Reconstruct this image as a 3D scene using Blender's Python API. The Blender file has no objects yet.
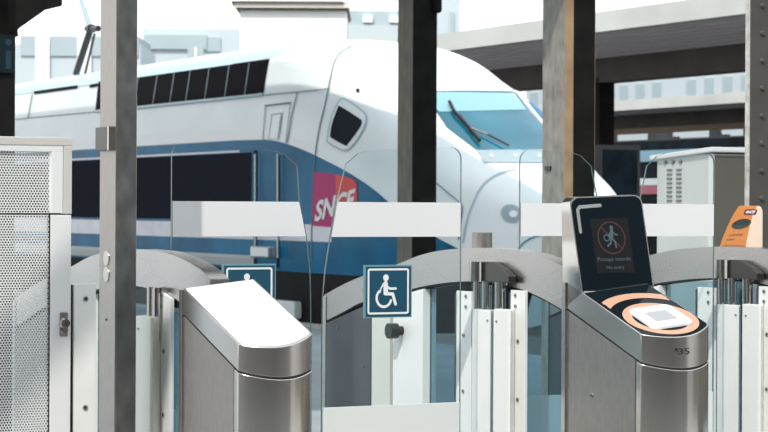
import bpy, bmesh, math, random
from mathutils import Vector, Matrix
from mathutils.bvhtree import BVHTree
from mathutils.geometry import tessellate_polygon
random.seed(4)
S = bpy.context.scene
COL = S.collection
PI = math.pi

# ------------------------------------------------------------------ camera
F, HY, ROLL, PHI, EYE = 2200.0, 207.0, 0.005, math.radians(27.5), 1.5
D = Vector((math.sin(PHI), -math.cos(PHI), 0))     # lane / track direction, towards the viewer
R = Vector((math.cos(PHI), math.sin(PHI), 0))      # along the row of gates
ROTZ = math.atan2(D.y, D.x)
cam_d = bpy.data.cameras.new('camera'); cam = bpy.data.objects.new('camera', cam_d); COL.objects.link(cam)
cam.location = (0, 0, EYE)
cam.rotation_euler = Matrix.Rotation(PI/2, 3, 'X').to_euler()
cam.rotation_mode = 'QUATERNION'
cam.rotation_quaternion = (Matrix.Rotation(-ROLL, 3, 'Y') @ Matrix.Rotation(PI/2, 3, 'X')).to_quaternion()
cam_d.sensor_width = 36; cam_d.lens = F/768*36
cam_d.shift_y = -(216-HY)/768
cam_d.clip_end = 500
cam_d.dof.use_dof = True; cam_d.dof.focus_distance = 8.0; cam_d.dof.aperture_fstop = 11
S.camera = cam

def ray(px, py):
    u = (px-384)/F; v = (HY-py)/F
    c, s = math.cos(ROLL), math.sin(ROLL)
    return Vector((c*u - s*v, 1.0, s*u + c*v))
def at(px, depth, z=0.0):
    a = ray(px, 207); return Vector((a.x*depth, depth, z))

def frame(o):  # local x = D, y = R
    return Matrix.Translation(o) @ Matrix.Rotation(ROTZ, 4, 'Z')

# ------------------------------------------------------------------ materials
def new_mat(name):
    m = bpy.data.materials.new(name); m.use_nodes = True
    return m, m.node_tree.nodes, m.node_tree.links
def pmat(name, col, rough=0.5, metal=0.0, noise=0.0, scale=8.0, stretch=(1, 1, 1), bump=0.0, coat=0.0, emit=None, es=1.0, rn=0.0, spec=0.5):
    m, n, l = new_mat(name); b = n['Principled BSDF']
    b.inputs['Base Color'].default_value = (*col, 1); b.inputs['Roughness'].default_value = rough
    b.inputs['Metallic'].default_value = metal; b.inputs['Coat Weight'].default_value = coat
    b.inputs['Specular IOR Level'].default_value = spec
    if emit: b.inputs['Emission Color'].default_value = (*emit, 1); b.inputs['Emission Strength'].default_value = es
    if noise or bump or rn:
        tc = n.new('ShaderNodeTexCoord'); mp = n.new('ShaderNodeMapping'); mp.inputs['Scale'].default_value = stretch
        nz = n.new('ShaderNodeTexNoise'); nz.inputs['Scale'].default_value = scale; nz.inputs['Detail'].default_value = 5
        l.new(tc.outputs['Object'], mp.inputs['Vector']); l.new(mp.outputs['Vector'], nz.inputs['Vector'])
        if noise:
            cr = n.new('ShaderNodeValToRGB')
            cr.color_ramp.elements[0].position = 0.3; cr.color_ramp.elements[1].position = 0.7
            cr.color_ramp.elements[0].color = (*[max(0, c*(1-noise)) for c in col], 1)
            cr.color_ramp.elements[1].color = (*[min(1, c*(1+noise)) for c in col], 1)
            l.new(nz.outputs['Fac'], cr.inputs['Fac']); l.new(cr.outputs['Color'], b.inputs['Base Color'])
        if rn:
            mr = n.new('ShaderNodeMapRange'); mr.inputs['To Min'].default_value = max(0.02, rough-rn); mr.inputs['To Max'].default_value = rough+rn
            l.new(nz.outputs['Fac'], mr.inputs['Value']); l.new(mr.outputs['Result'], b.inputs['Roughness'])
        if bump:
            bp = n.new('ShaderNodeBump'); bp.inputs['Strength'].default_value = bump; bp.inputs['Distance'].default_value = 0.01
            l.new(nz.outputs['Fac'], bp.inputs['Height']); l.new(bp.outputs['Normal'], b.inputs['Normal'])
    return m
def glass_mat(name, tint, refl=0.08, gcol=(1, 1, 1)):
    m, n, l = new_mat(name); n.remove(n['Principled BSDF']); out = n['Material Output']
    t = n.new('ShaderNodeBsdfTransparent'); t.inputs['Color'].default_value = (*tint, 1)
    g = n.new('ShaderNodeBsdfGlossy'); g.inputs['Roughness'].default_value = 0.02; g.inputs['Color'].default_value = (*gcol, 1)
    lw = n.new('ShaderNodeFresnel'); lw.inputs['IOR'].default_value = 1.22
    mx = n.new('ShaderNodeMixShader'); ge = n.new('ShaderNodeNewGeometry'); iv = n.new('ShaderNodeMath'); iv.operation = 'SUBTRACT'; iv.inputs[0].default_value = 1.0; l.new(ge.outputs['Backfacing'], iv.inputs[1])
    mu = n.new('ShaderNodeMath'); mu.operation = 'MULTIPLY'; l.new(lw.outputs['Fac'], mu.inputs[0]); l.new(iv.outputs[0], mu.inputs[1]); l.new(mu.outputs[0], mx.inputs['Fac'])
    l.new(t.outputs[0], mx.inputs[1]); l.new(g.outputs[0], mx.inputs[2]); l.new(mx.outputs[0], out.inputs['Surface'])
    return m
def perf_mat():
    m, n, l = new_mat('perforated_sheet'); b = n['Principled BSDF']; out = n['Material Output']
    b.inputs['Base Color'].default_value = (0.80, 0.80, 0.79, 1); b.inputs['Metallic'].default_value = 0.0; b.inputs['Roughness'].default_value = 0.45
    tc = n.new('ShaderNodeTexCoord'); sp = n.new('ShaderNodeSeparateXYZ'); l.new(tc.outputs['Object'], sp.inputs['Vector'])
    def M(op, a, bb=None):
        k = n.new('ShaderNodeMath'); k.operation = op
        for i, v in enumerate((a, bb)):
            if v is None: continue
            if isinstance(v, (int, float)): k.inputs[i].default_value = v
            else: l.new(v, k.inputs[i])
        return k.outputs[0]
    px_, pz_ = 0.0098, 0.0170
    def cell(dx, dz):
        u = M('MULTIPLY', M('SUBTRACT', M('FRACT', M('ADD', M('DIVIDE', sp.outputs['Y'], px_), dx)), 0.5), px_)
        v = M('MULTIPLY', M('SUBTRACT', M('FRACT', M('ADD', M('DIVIDE', sp.outputs['Z'], pz_), dz)), 0.5), pz_)
        return M('SQRT', M('ADD', M('MULTIPLY', u, u), M('MULTIPLY', v, v)))
    dist = M('MINIMUM', cell(100, 100), cell(100.5, 100.5))
    hole = M('LESS_THAN', dist, 0.0031)
    t = n.new('ShaderNodeBsdfTransparent'); mx = n.new('ShaderNodeMixShader')
    l.new(hole, mx.inputs['Fac']); l.new(b.outputs[0], mx.inputs[1]); l.new(t.outputs[0], mx.inputs[2]); l.new(mx.outputs[0], out.inputs['Surface'])
    return m
M = {}
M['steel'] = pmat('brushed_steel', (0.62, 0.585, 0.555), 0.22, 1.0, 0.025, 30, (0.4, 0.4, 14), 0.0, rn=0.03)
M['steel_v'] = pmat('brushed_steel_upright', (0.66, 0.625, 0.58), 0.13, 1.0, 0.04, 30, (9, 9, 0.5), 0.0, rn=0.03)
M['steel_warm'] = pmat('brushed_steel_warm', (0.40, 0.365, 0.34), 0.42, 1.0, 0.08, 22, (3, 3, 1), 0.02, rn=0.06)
M['steel_worn_shaded'] = pmat('scuffed_shaded_steel', (0.30, 0.30, 0.30), 0.36, 0.95, 0.18, 9, (2, 2, 1.2), 0.02, rn=0.1)
M['steel_hoop'] = pmat('satin_steel', (0.50, 0.475, 0.455), 0.28, 1.0, 0.05, 5, (1, 1, 3), 0.0, rn=0.06)
M['chrome'] = pmat('polished_steel', (0.6, 0.58, 0.55), 0.12, 1.0)
M['steel_dark'] = pmat('dark_steel', (0.10, 0.095, 0.09), 0.35, 0.9)  # dark steel of the chamfered hinge plate and the sensor box
M['white_metal'] = pmat('white_painted_metal', (0.86, 0.86, 0.84), 0.35, 0.0, 0.03, 6)
M['grey_panel'] = pmat('dark_grey_panel', (0.075, 0.085, 0.095), 0.4, 0.2, 0.15, 5)
M['pale_panel'] = pmat('pale_green_grey_panel', (0.66, 0.67, 0.62), 0.4, 0.0, 0.04, 5)
M['groove'] = pmat('black_gap', (0.012, 0.012, 0.013), 0.7)
M['black'] = pmat('black_plastic', (0.015, 0.016, 0.018), 0.3)
M['black_glass'] = pmat('black_glass', (0.006, 0.011, 0.015), 0.12, spec=0.07)
M['screw'] = pmat('screw_steel', (0.45, 0.45, 0.44), 0.3, 1.0)
M['screw_hole'] = pmat('screw_socket', (0.02, 0.02, 0.02), 0.6)
M['glass'] = glass_mat('door_glass', (0.955, 0.98, 0.98))
M['glass_tint'] = glass_mat('tinted_glass', (0.62, 0.75, 0.80))
M['glass_edge'] = pmat('glass_edge', (0.10, 0.14, 0.14), 0.2)
M['band'] = pmat('white_film', (0.82, 0.82, 0.83), 0.45)
M['frost'] = pmat('frosted_film', (0.80, 0.82, 0.81), 0.5)
M['sign_blue'] = pmat('sign_blue', (0.010, 0.080, 0.135), 0.4)
M['sign_edge'] = pmat('sign_edge', (0.16, 0.33, 0.38), 0.4)
M['sign_white'] = pmat('sign_white', (0.9, 0.9, 0.9), 0.5)
M['peach'] = pmat('peach_print', (0.62, 0.35, 0.23), 0.4)
M['reader_white'] = pmat('reader_white', (0.85, 0.85, 0.87), 0.3)
M['reader_grey'] = pmat('reader_grey', (0.42, 0.42, 0.44), 0.3)
M['orange'] = pmat('orange_plastic', (0.56, 0.20, 0.045), 0.45)
M['orange_lit'] = pmat('lit_orange_plastic', (0.95, 0.74, 0.58), 0.5)
M['lens'] = pmat('dark_lens', (0.02, 0.03, 0.025), 0.2)
M['logo_purple'] = pmat('logo_purple', (0.10, 0.015, 0.05), 0.4)
M['perf'] = perf_mat()
M['beige'] = pmat('beige_metal', (0.60, 0.58, 0.54), 0.45, 0.0, 0.04, 6)
M['cabinet_white'] = pmat('white_cabinet', (0.80, 0.80, 0.80), 0.4, 0.0, 0.02, 5)
M['screen'] = pmat('dim_screen', (0.016, 0.017, 0.019), 0.2, spec=0.05)
M['screen_red'] = pmat('dim_screen_red', (0.03, 0.008, 0.008), 0.3, emit=(0.30, 0.06, 0.05), es=0.11)
M['screen_blue'] = pmat('dim_screen_blue', (0.02, 0.03, 0.04), 0.3, emit=(0.30, 0.48, 0.56), es=0.17)
M['print_dark'] = pmat('dark_print', (0.02, 0.02, 0.02), 0.5)
M['print_brown'] = pmat('brown_print', (0.22, 0.06, 0.02), 0.5)
# train
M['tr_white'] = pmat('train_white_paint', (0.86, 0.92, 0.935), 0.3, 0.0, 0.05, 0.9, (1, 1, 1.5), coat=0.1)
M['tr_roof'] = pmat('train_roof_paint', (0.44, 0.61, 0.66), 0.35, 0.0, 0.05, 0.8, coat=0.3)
M['tr_blue'] = pmat('train_blue_paint', (0.006, 0.15, 0.30), 0.3, 0.0, 0.3, 1.2, (1, 1, 1.4), spec=0.08)
M['tr_lilac'] = pmat('train_pale_stripe', (0.66, 0.66, 0.74), 0.25, 0.0, 0.12, 2.0, coat=0.3)
M['tr_grey'] = pmat('train_grey_stripe', (0.46, 0.47, 0.47), 0.3, coat=0.2)
M['tr_window'] = pmat('train_dark_glass', (0.028, 0.030, 0.040), 0.2, spec=0.0)
M['tr_grille'] = pmat('train_dark_grille', (0.006, 0.005, 0.008), 0.5, spec=0.02)
M['tr_under'] = pmat('underframe_black', (0.012, 0.012, 0.013), 0.7, 0.0, 0.4, 4, spec=0.15)
M['tr_bright'] = pmat('train_white_flash', (0.93, 0.94, 0.94), 0.35)
M['tr_seam'] = pmat('panel_gap', (0.14, 0.19, 0.22), 0.6)
M['tr_seam_pale'] = pmat('pale_panel_gap', (0.42, 0.53, 0.58), 0.6)
M['tr_steel'] = pmat('handrail_steel', (0.6, 0.6, 0.6), 0.3, 0.8)
M['tr_wscreen'] = pmat('windscreen_glass', (0.010, 0.135, 0.205), 0.1, 0.0, 0.3, 1.0, coat=0.2)
M['tr_wtop'] = pmat('windscreen_reflection_tint', (0.26, 0.50, 0.56), 0.15)
M['tr_cowl'] = pmat('cowl_grey', (0.36, 0.45, 0.50), 0.4)
M['magenta'] = pmat('logo_magenta', (0.50, 0.025, 0.17), 0.35, spec=0.1)
M['red'] = pmat('logo_red', (0.82, 0.09, 0.08), 0.35, spec=0.1)
# surroundings
M['col_dark'] = pmat('dark_and_shaded_steel', (0.010, 0.010, 0.009), 0.6, 0.0, 0.4, 5, spec=0.12)  # dark steel; on the column fronts the near-black also holds their shade
M['col_grey'] = pmat('weathered_paint', (0.27, 0.255, 0.23), 0.75, 0.0, 0.3, 9, (2, 2, 0.8), 0.3)
M['col_brown'] = pmat('brown_grey_paint', (0.17, 0.15, 0.12), 0.65, 0.0, 0.3, 8, (2, 2, 0.6))
M['col_rust'] = pmat('rusty_tan_paint', (0.36, 0.24, 0.14), 0.6, 0.0, 0.25, 5)
M['col_rivet'] = pmat('taupe_painted_steel', (0.065, 0.060, 0.052), 0.6, 0.0, 0.15, 6)
M['col_light'] = pmat('pale_mottled_paint', (0.50, 0.48, 0.45), 0.6, 0.0, 0.3, 20)
M['sign_dark'] = pmat('dark_teal_sign', (0.008, 0.018, 0.024), 0.5, spec=0.1)
M['sign_faint'] = pmat('faint_teal_print', (0.02, 0.05, 0.06), 0.5, spec=0.1)
M['concrete'] = pmat('pale_concrete', (0.60, 0.60, 0.57), 0.8, 0.0, 0.12, 0.6, (1, 1, 2))
M['concrete_rib'] = pmat('soffit_concrete', (0.80, 0.74, 0.76), 0.85, 0.0, 0.05, 0.7)
M['beam'] = pmat('brown_beam', (0.14, 0.115, 0.10), 0.7, 0.0, 0.2, 1.0)
M['tan'] = pmat('tan_soffit', (0.42, 0.30, 0.20), 0.7)
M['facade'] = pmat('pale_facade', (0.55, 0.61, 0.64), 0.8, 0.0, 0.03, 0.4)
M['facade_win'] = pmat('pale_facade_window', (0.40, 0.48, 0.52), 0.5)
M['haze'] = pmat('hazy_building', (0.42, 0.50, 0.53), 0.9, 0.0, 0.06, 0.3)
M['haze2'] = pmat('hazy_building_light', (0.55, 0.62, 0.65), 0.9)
M['stone_white'] = pmat('white_render', (0.9, 0.9, 0.9), 0.8)
M['stone_cream'] = pmat('cream_cornice', (0.85, 0.80, 0.70), 0.8)
M['cornice_dark'] = pmat('dark_cornice_ledge', (0.10, 0.09, 0.08), 0.8)  # colour of the dark cornice ledges
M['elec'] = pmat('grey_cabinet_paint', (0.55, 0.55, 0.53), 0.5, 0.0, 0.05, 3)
M['elec_brown'] = pmat('olive_grey_shaded_paint', (0.10, 0.094, 0.078), 0.5, 0.0, 0.05, 3)
M['elec_roof'] = pmat('pale_cabinet_roof', (0.68, 0.68, 0.67), 0.45)
M['vent'] = pmat('vent_slot', (0.16, 0.16, 0.16), 0.6)
M['platform'] = pmat('platform_paving', (0.36, 0.42, 0.46), 0.75, 0.0, 0.12, 1.5)
M['hall_floor'] = pmat('hall_floor_tiles', (0.42, 0.41, 0.40), 0.5, 0.0, 0.1, 2)
M['ballast'] = pmat('track_ballast', (0.12, 0.115, 0.11), 0.9, 0.0, 0.4, 6)
M['far_dark'] = pmat('far_dark_wall', (0.035, 0.04, 0.045), 0.8, 0.0, 0.3, 0.5)
M['poster_dark'] = pmat('dark_poster', (0.006, 0.012, 0.018), 0.4, 0.0, 0.6, 2.0, spec=0.05)
M['far_blue'] = pmat('far_train_blue', (0.22, 0.42, 0.55), 0.4)
M['far_red'] = pmat('far_train_red', (0.42, 0.10, 0.14), 0.4)
M['far_white'] = pmat('far_train_white', (0.75, 0.78, 0.80), 0.4)
M['hall_wall'] = pmat('hall_wall', (0.24, 0.225, 0.21), 0.8)

# ------------------------------------------------------------------ mesh builder
class MB:
    def __init__(self): self.v = []; self.f = []; self.mi = []
    def add(self, vs, fs, mi=0):
        o = len(self.v); self.v += [tuple(v) for v in vs]
        for f in fs: self.f.append(tuple(i+o for i in f)); self.mi.append(mi)
        return self
    def box(self, x0, x1, y0, y1, z0, z1, mi=0):
        vs = [(x, y, z) for x in (x0, x1) for y in (y0, y1) for z in (z0, z1)]
        return self.add(vs, [(0, 1, 3, 2), (4, 6, 7, 5), (0, 4, 5, 1), (2, 3, 7, 6), (0, 2, 6, 4), (1, 5, 7, 3)], mi)
    def prism(self, poly, f0, f1, side_mi=None, mi=0, mi2=None):
        """poly: 2D points; f0/f1 map a 2D point to the two 3D faces"""
        n = len(poly); a = [f0(p) for p in poly]; b = [f1(p) for p in poly]
        tris = tessellate_polygon([[Vector((p[0], p[1], 0)) for p in poly]])
        o = len(self.v); self.v += [tuple(x) for x in a+b]
        for t in tris:
            self.f.append(tuple(o+i for i in t)); self.mi.append(mi)
            self.f.append(tuple(o+n+i for i in reversed(t))); self.mi.append(mi if mi2 is None else mi2)
        for i in range(n):
            j = (i+1) % n
            self.f.append((o+i, o+j, o+n+j, o+n+i)); self.mi.append(mi if side_mi is None else side_mi)
        return self
    def xz(self, poly, y0, y1, **k): return self.prism(poly, lambda p: (p[0], y0, p[1]), lambda p: (p[0], y1, p[1]), **k)
    def yz(self, poly, x0, x1, **k): return self.prism(poly, lambda p: (x0, p[0], p[1]), lambda p: (x1, p[0], p[1]), **k)
    def xy(self, poly, z0, z1, **k): return self.prism(poly, lambda p: (p[0], p[1], z0), lambda p: (p[0], p[1], z1), **k)
    def tube(self, p0, p1, r0, r1=None, n=16, mi=0):
        p0 = Vector(p0); p1 = Vector(p1); r1 = r0 if r1 is None else r1
        q = (p1-p0).to_track_quat('Z', 'Y'); vs = []
        for p, r in ((p0, r0), (p1, r1)):
            for i in range(n):
                a = 2*PI*i/n; vs.append(p + q @ Vector((r*math.cos(a), r*math.sin(a), 0)))
        fs = [(i, (i+1) % n, n+(i+1) % n, n+i) for i in range(n)] + [tuple(reversed(range(n))), tuple(range(n, 2*n))]
        return self.add(vs, fs, mi)
    def build(self, name, mats, parent=None, bevel=0.0, smooth=False, local=None):
        me = bpy.data.meshes.new(name); me.from_pydata(self.v, [], self.f)
        for m in (mats if isinstance(mats, (list, tuple)) else [mats]): me.materials.append(M[m])
        for p, mi in zip(me.polygons, self.mi): p.material_index = mi
        bm = bmesh.new(); bm.from_mesh(me); bmesh.ops.recalc_face_normals(bm, faces=bm.faces); bm.to_mesh(me); bm.free()
        if smooth:
            for p in me.polygons: p.use_smooth = True
            try: me.set_sharp_from_angle(angle=math.radians(35))
            except Exception: pass
        o = bpy.data.objects.new(name, me); COL.objects.link(o)
        if parent: o.parent = parent
        if bevel:
            b = o.modifiers.new('bevel', 'BEVEL'); b.width = bevel; b.segments = 2; b.limit_method = 'ANGLE'; b.angle_limit = math.radians(40)
        return o
def thing(name, label, cat, loc=(0, 0, 0), rotz=ROTZ, group=None):
    o = bpy.data.objects.new(name, None); COL.objects.link(o)
    o.location = loc; o.rotation_euler = (0, 0, rotz); o['label'] = label; o['category'] = cat; o['kind'] = 'thing'
    o.empty_display_size = 0.1
    if group: o['group'] = group
    return o
def tag(o, label, cat, group=None):
    o['label'] = label; o['category'] = cat; o['kind'] = 'thing'
    if group: o['group'] = group
def struct(o): o['kind'] = 'structure'; return o
def text_mesh(s, shear=0.0, offset=0.0, size=1.0, res=3):
    """flat text mesh: list of 2D verts, faces, centred"""
    cu = bpy.data.curves.new('t', 'FONT'); cu.body = s; cu.size = size; cu.shear = shear; cu.offset = offset
    cu.align_x = 'CENTER'; cu.align_y = 'CENTER'; cu.resolution_u = res
    ob = bpy.data.objects.new('t', cu); COL.objects.link(ob)
    dg = bpy.context.evaluated_depsgraph_get(); me = bpy.data.meshes.new_from_object(ob.evaluated_get(dg))
    v = [(p.co.x, p.co.y) for p in me.vertices]; f = [tuple(p.vertices) for p in me.polygons]
    bpy.data.objects.remove(ob); bpy.data.curves.remove(cu); bpy.data.meshes.remove(me)
    return v, f
def fit_text(s, w, h=None, **k):
    """text scaled to width w (and height h)"""
    v, f = text_mesh(s, **k)
    x0, x1 = min(p[0] for p in v), max(p[0] for p in v); y0, y1 = min(p[1] for p in v), max(p[1] for p in v)
    sx = w/(x1-x0); sy = sx if h is None else h/(y1-y0)
    return [((p[0]-(x0+x1)/2)*sx, (p[1]-(y0+y1)/2)*sy) for p in v], f
def ribbon(pts, w):
    """flat polyline ribbon: verts, faces (2D), round caps"""
    vs = []; fs = []
    for a, b in zip(pts[:-1], pts[1:]):
        a = Vector(a); b = Vector(b); t = (b-a).normalized(); nn = Vector((-t.y, t.x))*w/2; o = len(vs)
        vs += [a-nn, b-nn, b+nn, a+nn]; fs.append((o, o+1, o+2, o+3))
    for p in pts:
        o = len(vs); vs += [Vector((p[0]+w/2*math.cos(2*PI*i/12), p[1]+w/2*math.sin(2*PI*i/12))) for i in range(12)]; fs.append(tuple(range(o, o+12)))
    return [(v[0], v[1]) for v in vs], fs
def disc(cx, cy, r, n=24, ry=None):
    ry = ry or r
    return [(cx+r*math.cos(2*PI*i/n), cy+ry*math.sin(2*PI*i/n)) for i in range(n)], [tuple(range(n))]
def ring(cx, cy, r0, r1, n=48, a0=0, a1=2*PI):
    vs = []; fs = []
    for i in range(n+1):
        a = a0+(a1-a0)*i/n; vs += [(cx+r0*math.cos(a), cy+r0*math.sin(a)), (cx+r1*math.cos(a), cy+r1*math.sin(a))]
    for i in range(n): fs.append((2*i, 2*i+1, 2*i+3, 2*i+2))
    return vs, fs
def merge2(*parts):
    V = []; FF = []
    for v, f in parts:
        o = len(V); V += list(v); FF += [tuple(i+o for i in q) for q in f]
    return V, FF
def rrect(x0, x1, y0, y1, r, n=6):
    out = []
    for cx, cy, a in ((x1-r, y1-r, 0), (x0+r, y1-r, PI/2), (x0+r, y0+r, PI), (x1-r, y0+r, 1.5*PI)):
        for i in range(n+1): out.append((cx+r*math.cos(a+PI/2*i/n), cy+r*math.sin(a+PI/2*i/n)))
    return out
def rframe(x0, x1, y0, y1, r, w, n=6):
    a = rrect(x0, x1, y0, y1, r, n); b = rrect(x0+w, x1-w, y0+w, y1-w, max(r-w, 0.001), n); m = len(a)
    return a+b, [(i, (i+1) % m, m+(i+1) % m, m+i) for i in range(m)]
def flat(vf, fn, mb=None, mi=0):
    # overlapping pieces of one print are stacked 0.05 mm apart so they do not coincide
    mb = mb or MB(); V, FF = vf; par = list(range(len(V)))
    def root(i):
        while par[i] != i: i = par[i]
        return i
    for f in FF:
        for i in f[1:]:
            a, b_ = root(f[0]), root(i)
            if a != b_: par[b_] = a
    comp = {}; pts = []
    for i, p in enumerate(V):
        k = comp.setdefault(root(i), len(comp)); q = Vector(fn(*p))
        nn = (Vector(fn(p[0]+1e-3, p[1]))-q).cross(Vector(fn(p[0], p[1]+1e-3))-q).normalized()
        if nn.x < 0: nn = -nn
        pts.append(q + nn*5e-5*min(k, 12))
    mb.add(pts, FF, mi); return mb

# surface decals: a flat outline laid onto the surface of an existing mesh
class Surf:
    def __init__(self, ob, mw):
        dg = bpy.context.evaluated_depsgraph_get(); me = ob.evaluated_get(dg).to_mesh()
        self.bvh = BVHTree.FromPolygons([v.co.copy() for v in me.vertices], [tuple(p.vertices) for p in me.polygons])
        self.mi = mw.inverted(); self.mi3 = self.mi.to_3x3()
    def px(self, p, off):
        o = self.mi @ Vector((0, 0, EYE)); d = (self.mi3 @ ray(*p)).normalized()
        h, n, i, ds = self.bvh.ray_cast(o, d)
        if h is None: return None
        if n.dot(d) > 0: n = -n
        return h + n*off
    def side(self, p, off, sgn=-1):
        h, n, i, ds = self.bvh.ray_cast(Vector((p[0], 20*sgn, p[1])), Vector((0, -sgn, 0)))
        if h is None: return None
        if n.y*sgn < 0: n = -n
        return h + n*off
    def lay(self, vf, off, seg, how='px', **k):
        """vf: 2D verts + faces; subdivide to seg, project"""
        bm = bmesh.new(); vs = [bm.verts.new((p[0], p[1], 0)) for p in vf[0]]
        for f in vf[1]:
            try: bm.faces.new([vs[i] for i in f])
            except ValueError: pass
        bmesh.ops.remove_doubles(bm, verts=bm.verts, dist=1e-5)
        bmesh.ops.triangulate(bm, faces=bm.faces)
        for _ in range(7):
            e = [e for e in bm.edges if e.calc_length() > seg]
            if not e: break
            bmesh.ops.subdivide_edges(bm, edges=e, cuts=1); bmesh.ops.triangulate(bm, faces=[f for f in bm.faces if len(f.verts) > 3])
        mb = MB(); idx = {}
        for v in bm.verts:
            h = (self.px if how == 'px' else self.side)((v.co.x, v.co.y), off, **k)
            if h is not None: idx[v] = len(mb.v); mb.v.append(tuple(h))
        for f in bm.faces:
            if all(v in idx for v in f.verts): mb.f.append(tuple(idx[v] for v in f.verts)); mb.mi.append(0)
        bm.free(); return mb
def polyf(pts): return list(pts), [tuple(t) for t in tessellate_polygon([[Vector((p[0], p[1], 0)) for p in pts]])]
def smooth_line(pts, n=8):
    out = []
    P_ = [pts[0]] + list(pts) + [pts[-1]]
    for i in range(1, len(P_)-2):
        p0, p1, p2, p3 = [Vector(q) for q in P_[i-1:i+3]]
        for k in range(n):
            t = k/n
            out.append(tuple(0.5*((2*p1)+(-p0+p2)*t+(2*p0-5*p1+4*p2-p3)*t*t+(-p0+3*p1-3*p2+p3)*t**3)))
    out.append(tuple(pts[-1])); return out
def strip(pts, w):
    """thin band along a polyline (2D), joined"""
    vs = []; fs = []
    for i, p in enumerate(pts):
        a = Vector(pts[max(0, i-1)]); b = Vector(pts[min(len(pts)-1, i+1)]); t = (b-a).normalized(); nn = Vector((-t.y, t.x))*w/2
        vs += [tuple(Vector(p)-nn), tuple(Vector(p)+nn)]
    for i in range(len(pts)-1): fs.append((2*i, 2*i+2, 2*i+3, 2*i+1))
    return vs, fs

# ================================================================== SETTING
OC = Vector((0.4115, 8.5, 0))                       # middle barrier
OL = OC - 1.465*R; OR = OC + 1.189*R
OT = Vector((-0.214, 29.67, 0))                     # train frame
b = MB(); b.box(-60, 19.5, -31, -1.72, -0.3, -0.005); o = b.build('platform', 'platform'); struct(o); o.matrix_world = frame(OT)
b = MB(); b.box(-9, 9, -7.9, 9.5, -0.05, 0.0); o = struct(b.build('floor', 'hall_floor'))
b = MB(); b.box(-110, 40, -1.72, 90, -1.2, -0.95); o = struct(b.build('ground', 'ballast')); o.matrix_world = frame(OT)
b = MB(); b.box(-15, 9, -8, -7.8, 0, 6.2); o = struct(b.build('wall_back', 'hall_wall'))
b = MB(); b.box(9.0, 9.2, -7.9, 4.6, -0.05, 6.2); b.box(9.0, 9.2, 9.4, 19, -0.05, 5.0); o = struct(b.build('streak_wall_right', 'hall_wall'))  # unseen walls added so their gap reflects as a streak on console fronts
b = MB(); b.box(-9, 9, -8, -0.5, 6.2, 6.4); o = struct(b.build('ceiling', 'hall_wall'))

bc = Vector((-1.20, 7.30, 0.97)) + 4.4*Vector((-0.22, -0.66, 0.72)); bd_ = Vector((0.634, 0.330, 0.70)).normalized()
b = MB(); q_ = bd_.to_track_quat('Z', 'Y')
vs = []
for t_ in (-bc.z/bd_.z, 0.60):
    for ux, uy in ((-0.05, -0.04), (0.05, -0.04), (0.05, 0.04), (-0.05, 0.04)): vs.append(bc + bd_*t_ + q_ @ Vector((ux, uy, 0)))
b.add(vs, [(0, 1, 2, 3), (4, 5, 6, 7), (0, 1, 5, 4), (1, 2, 6, 5), (2, 3, 7, 6), (3, 0, 4, 7)]); struct(b.build('shadow_pole', 'col_dark'))  # unseen pole, added to cast a diagonal shadow on the perforated screen

# ================================================================== BARRIERS
TOP = [(-1.671, 1.097), (-1.457, 1.157), (-1.194, 1.214), (-0.942, 1.259), (-0.781, 1.294), (-0.607, 1.319), (-0.406, 1.334), (-0.221, 1.340), (-0.042, 1.338), (0.064, 1.332), (0.211, 1.314), (0.374, 1.282), (0.46, 1.250), (0.545, 1.206)]
BOT = [(-1.671, 0.975), (-1.457, 1.034), (-1.289, 1.080), (-0.986, 1.124), (-0.833, 1.153), (-0.692, 1.174), (-0.463, 1.196), (-0.221, 1.205), (0.035, 1.189), (0.205, 1.160), (0.390, 1.112), (0.545, 1.06)]
HF = 0.10            # near side face of the hoop
def zb_at(x):
    for (a, za), (c, zc) in zip(BOT[:-1], BOT[1:]):
        if a <= x <= c: return za+(zc-za)*(x-a)/(c-a)
    return BOT[0][1] if x < BOT[0][0] else BOT[-1][1]
def screw(parent, x, z, y, r=0.0085):
    s = MB(); s.tube((x, y, z), (x, y-0.004, z), r, n=14)
    s.tube((x, y-0.004, z), (x, y-0.0055, z), r*0.42, n=6, mi=1)
    return s.build('screw', ['screw', 'screw_hole'], parent)
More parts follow.
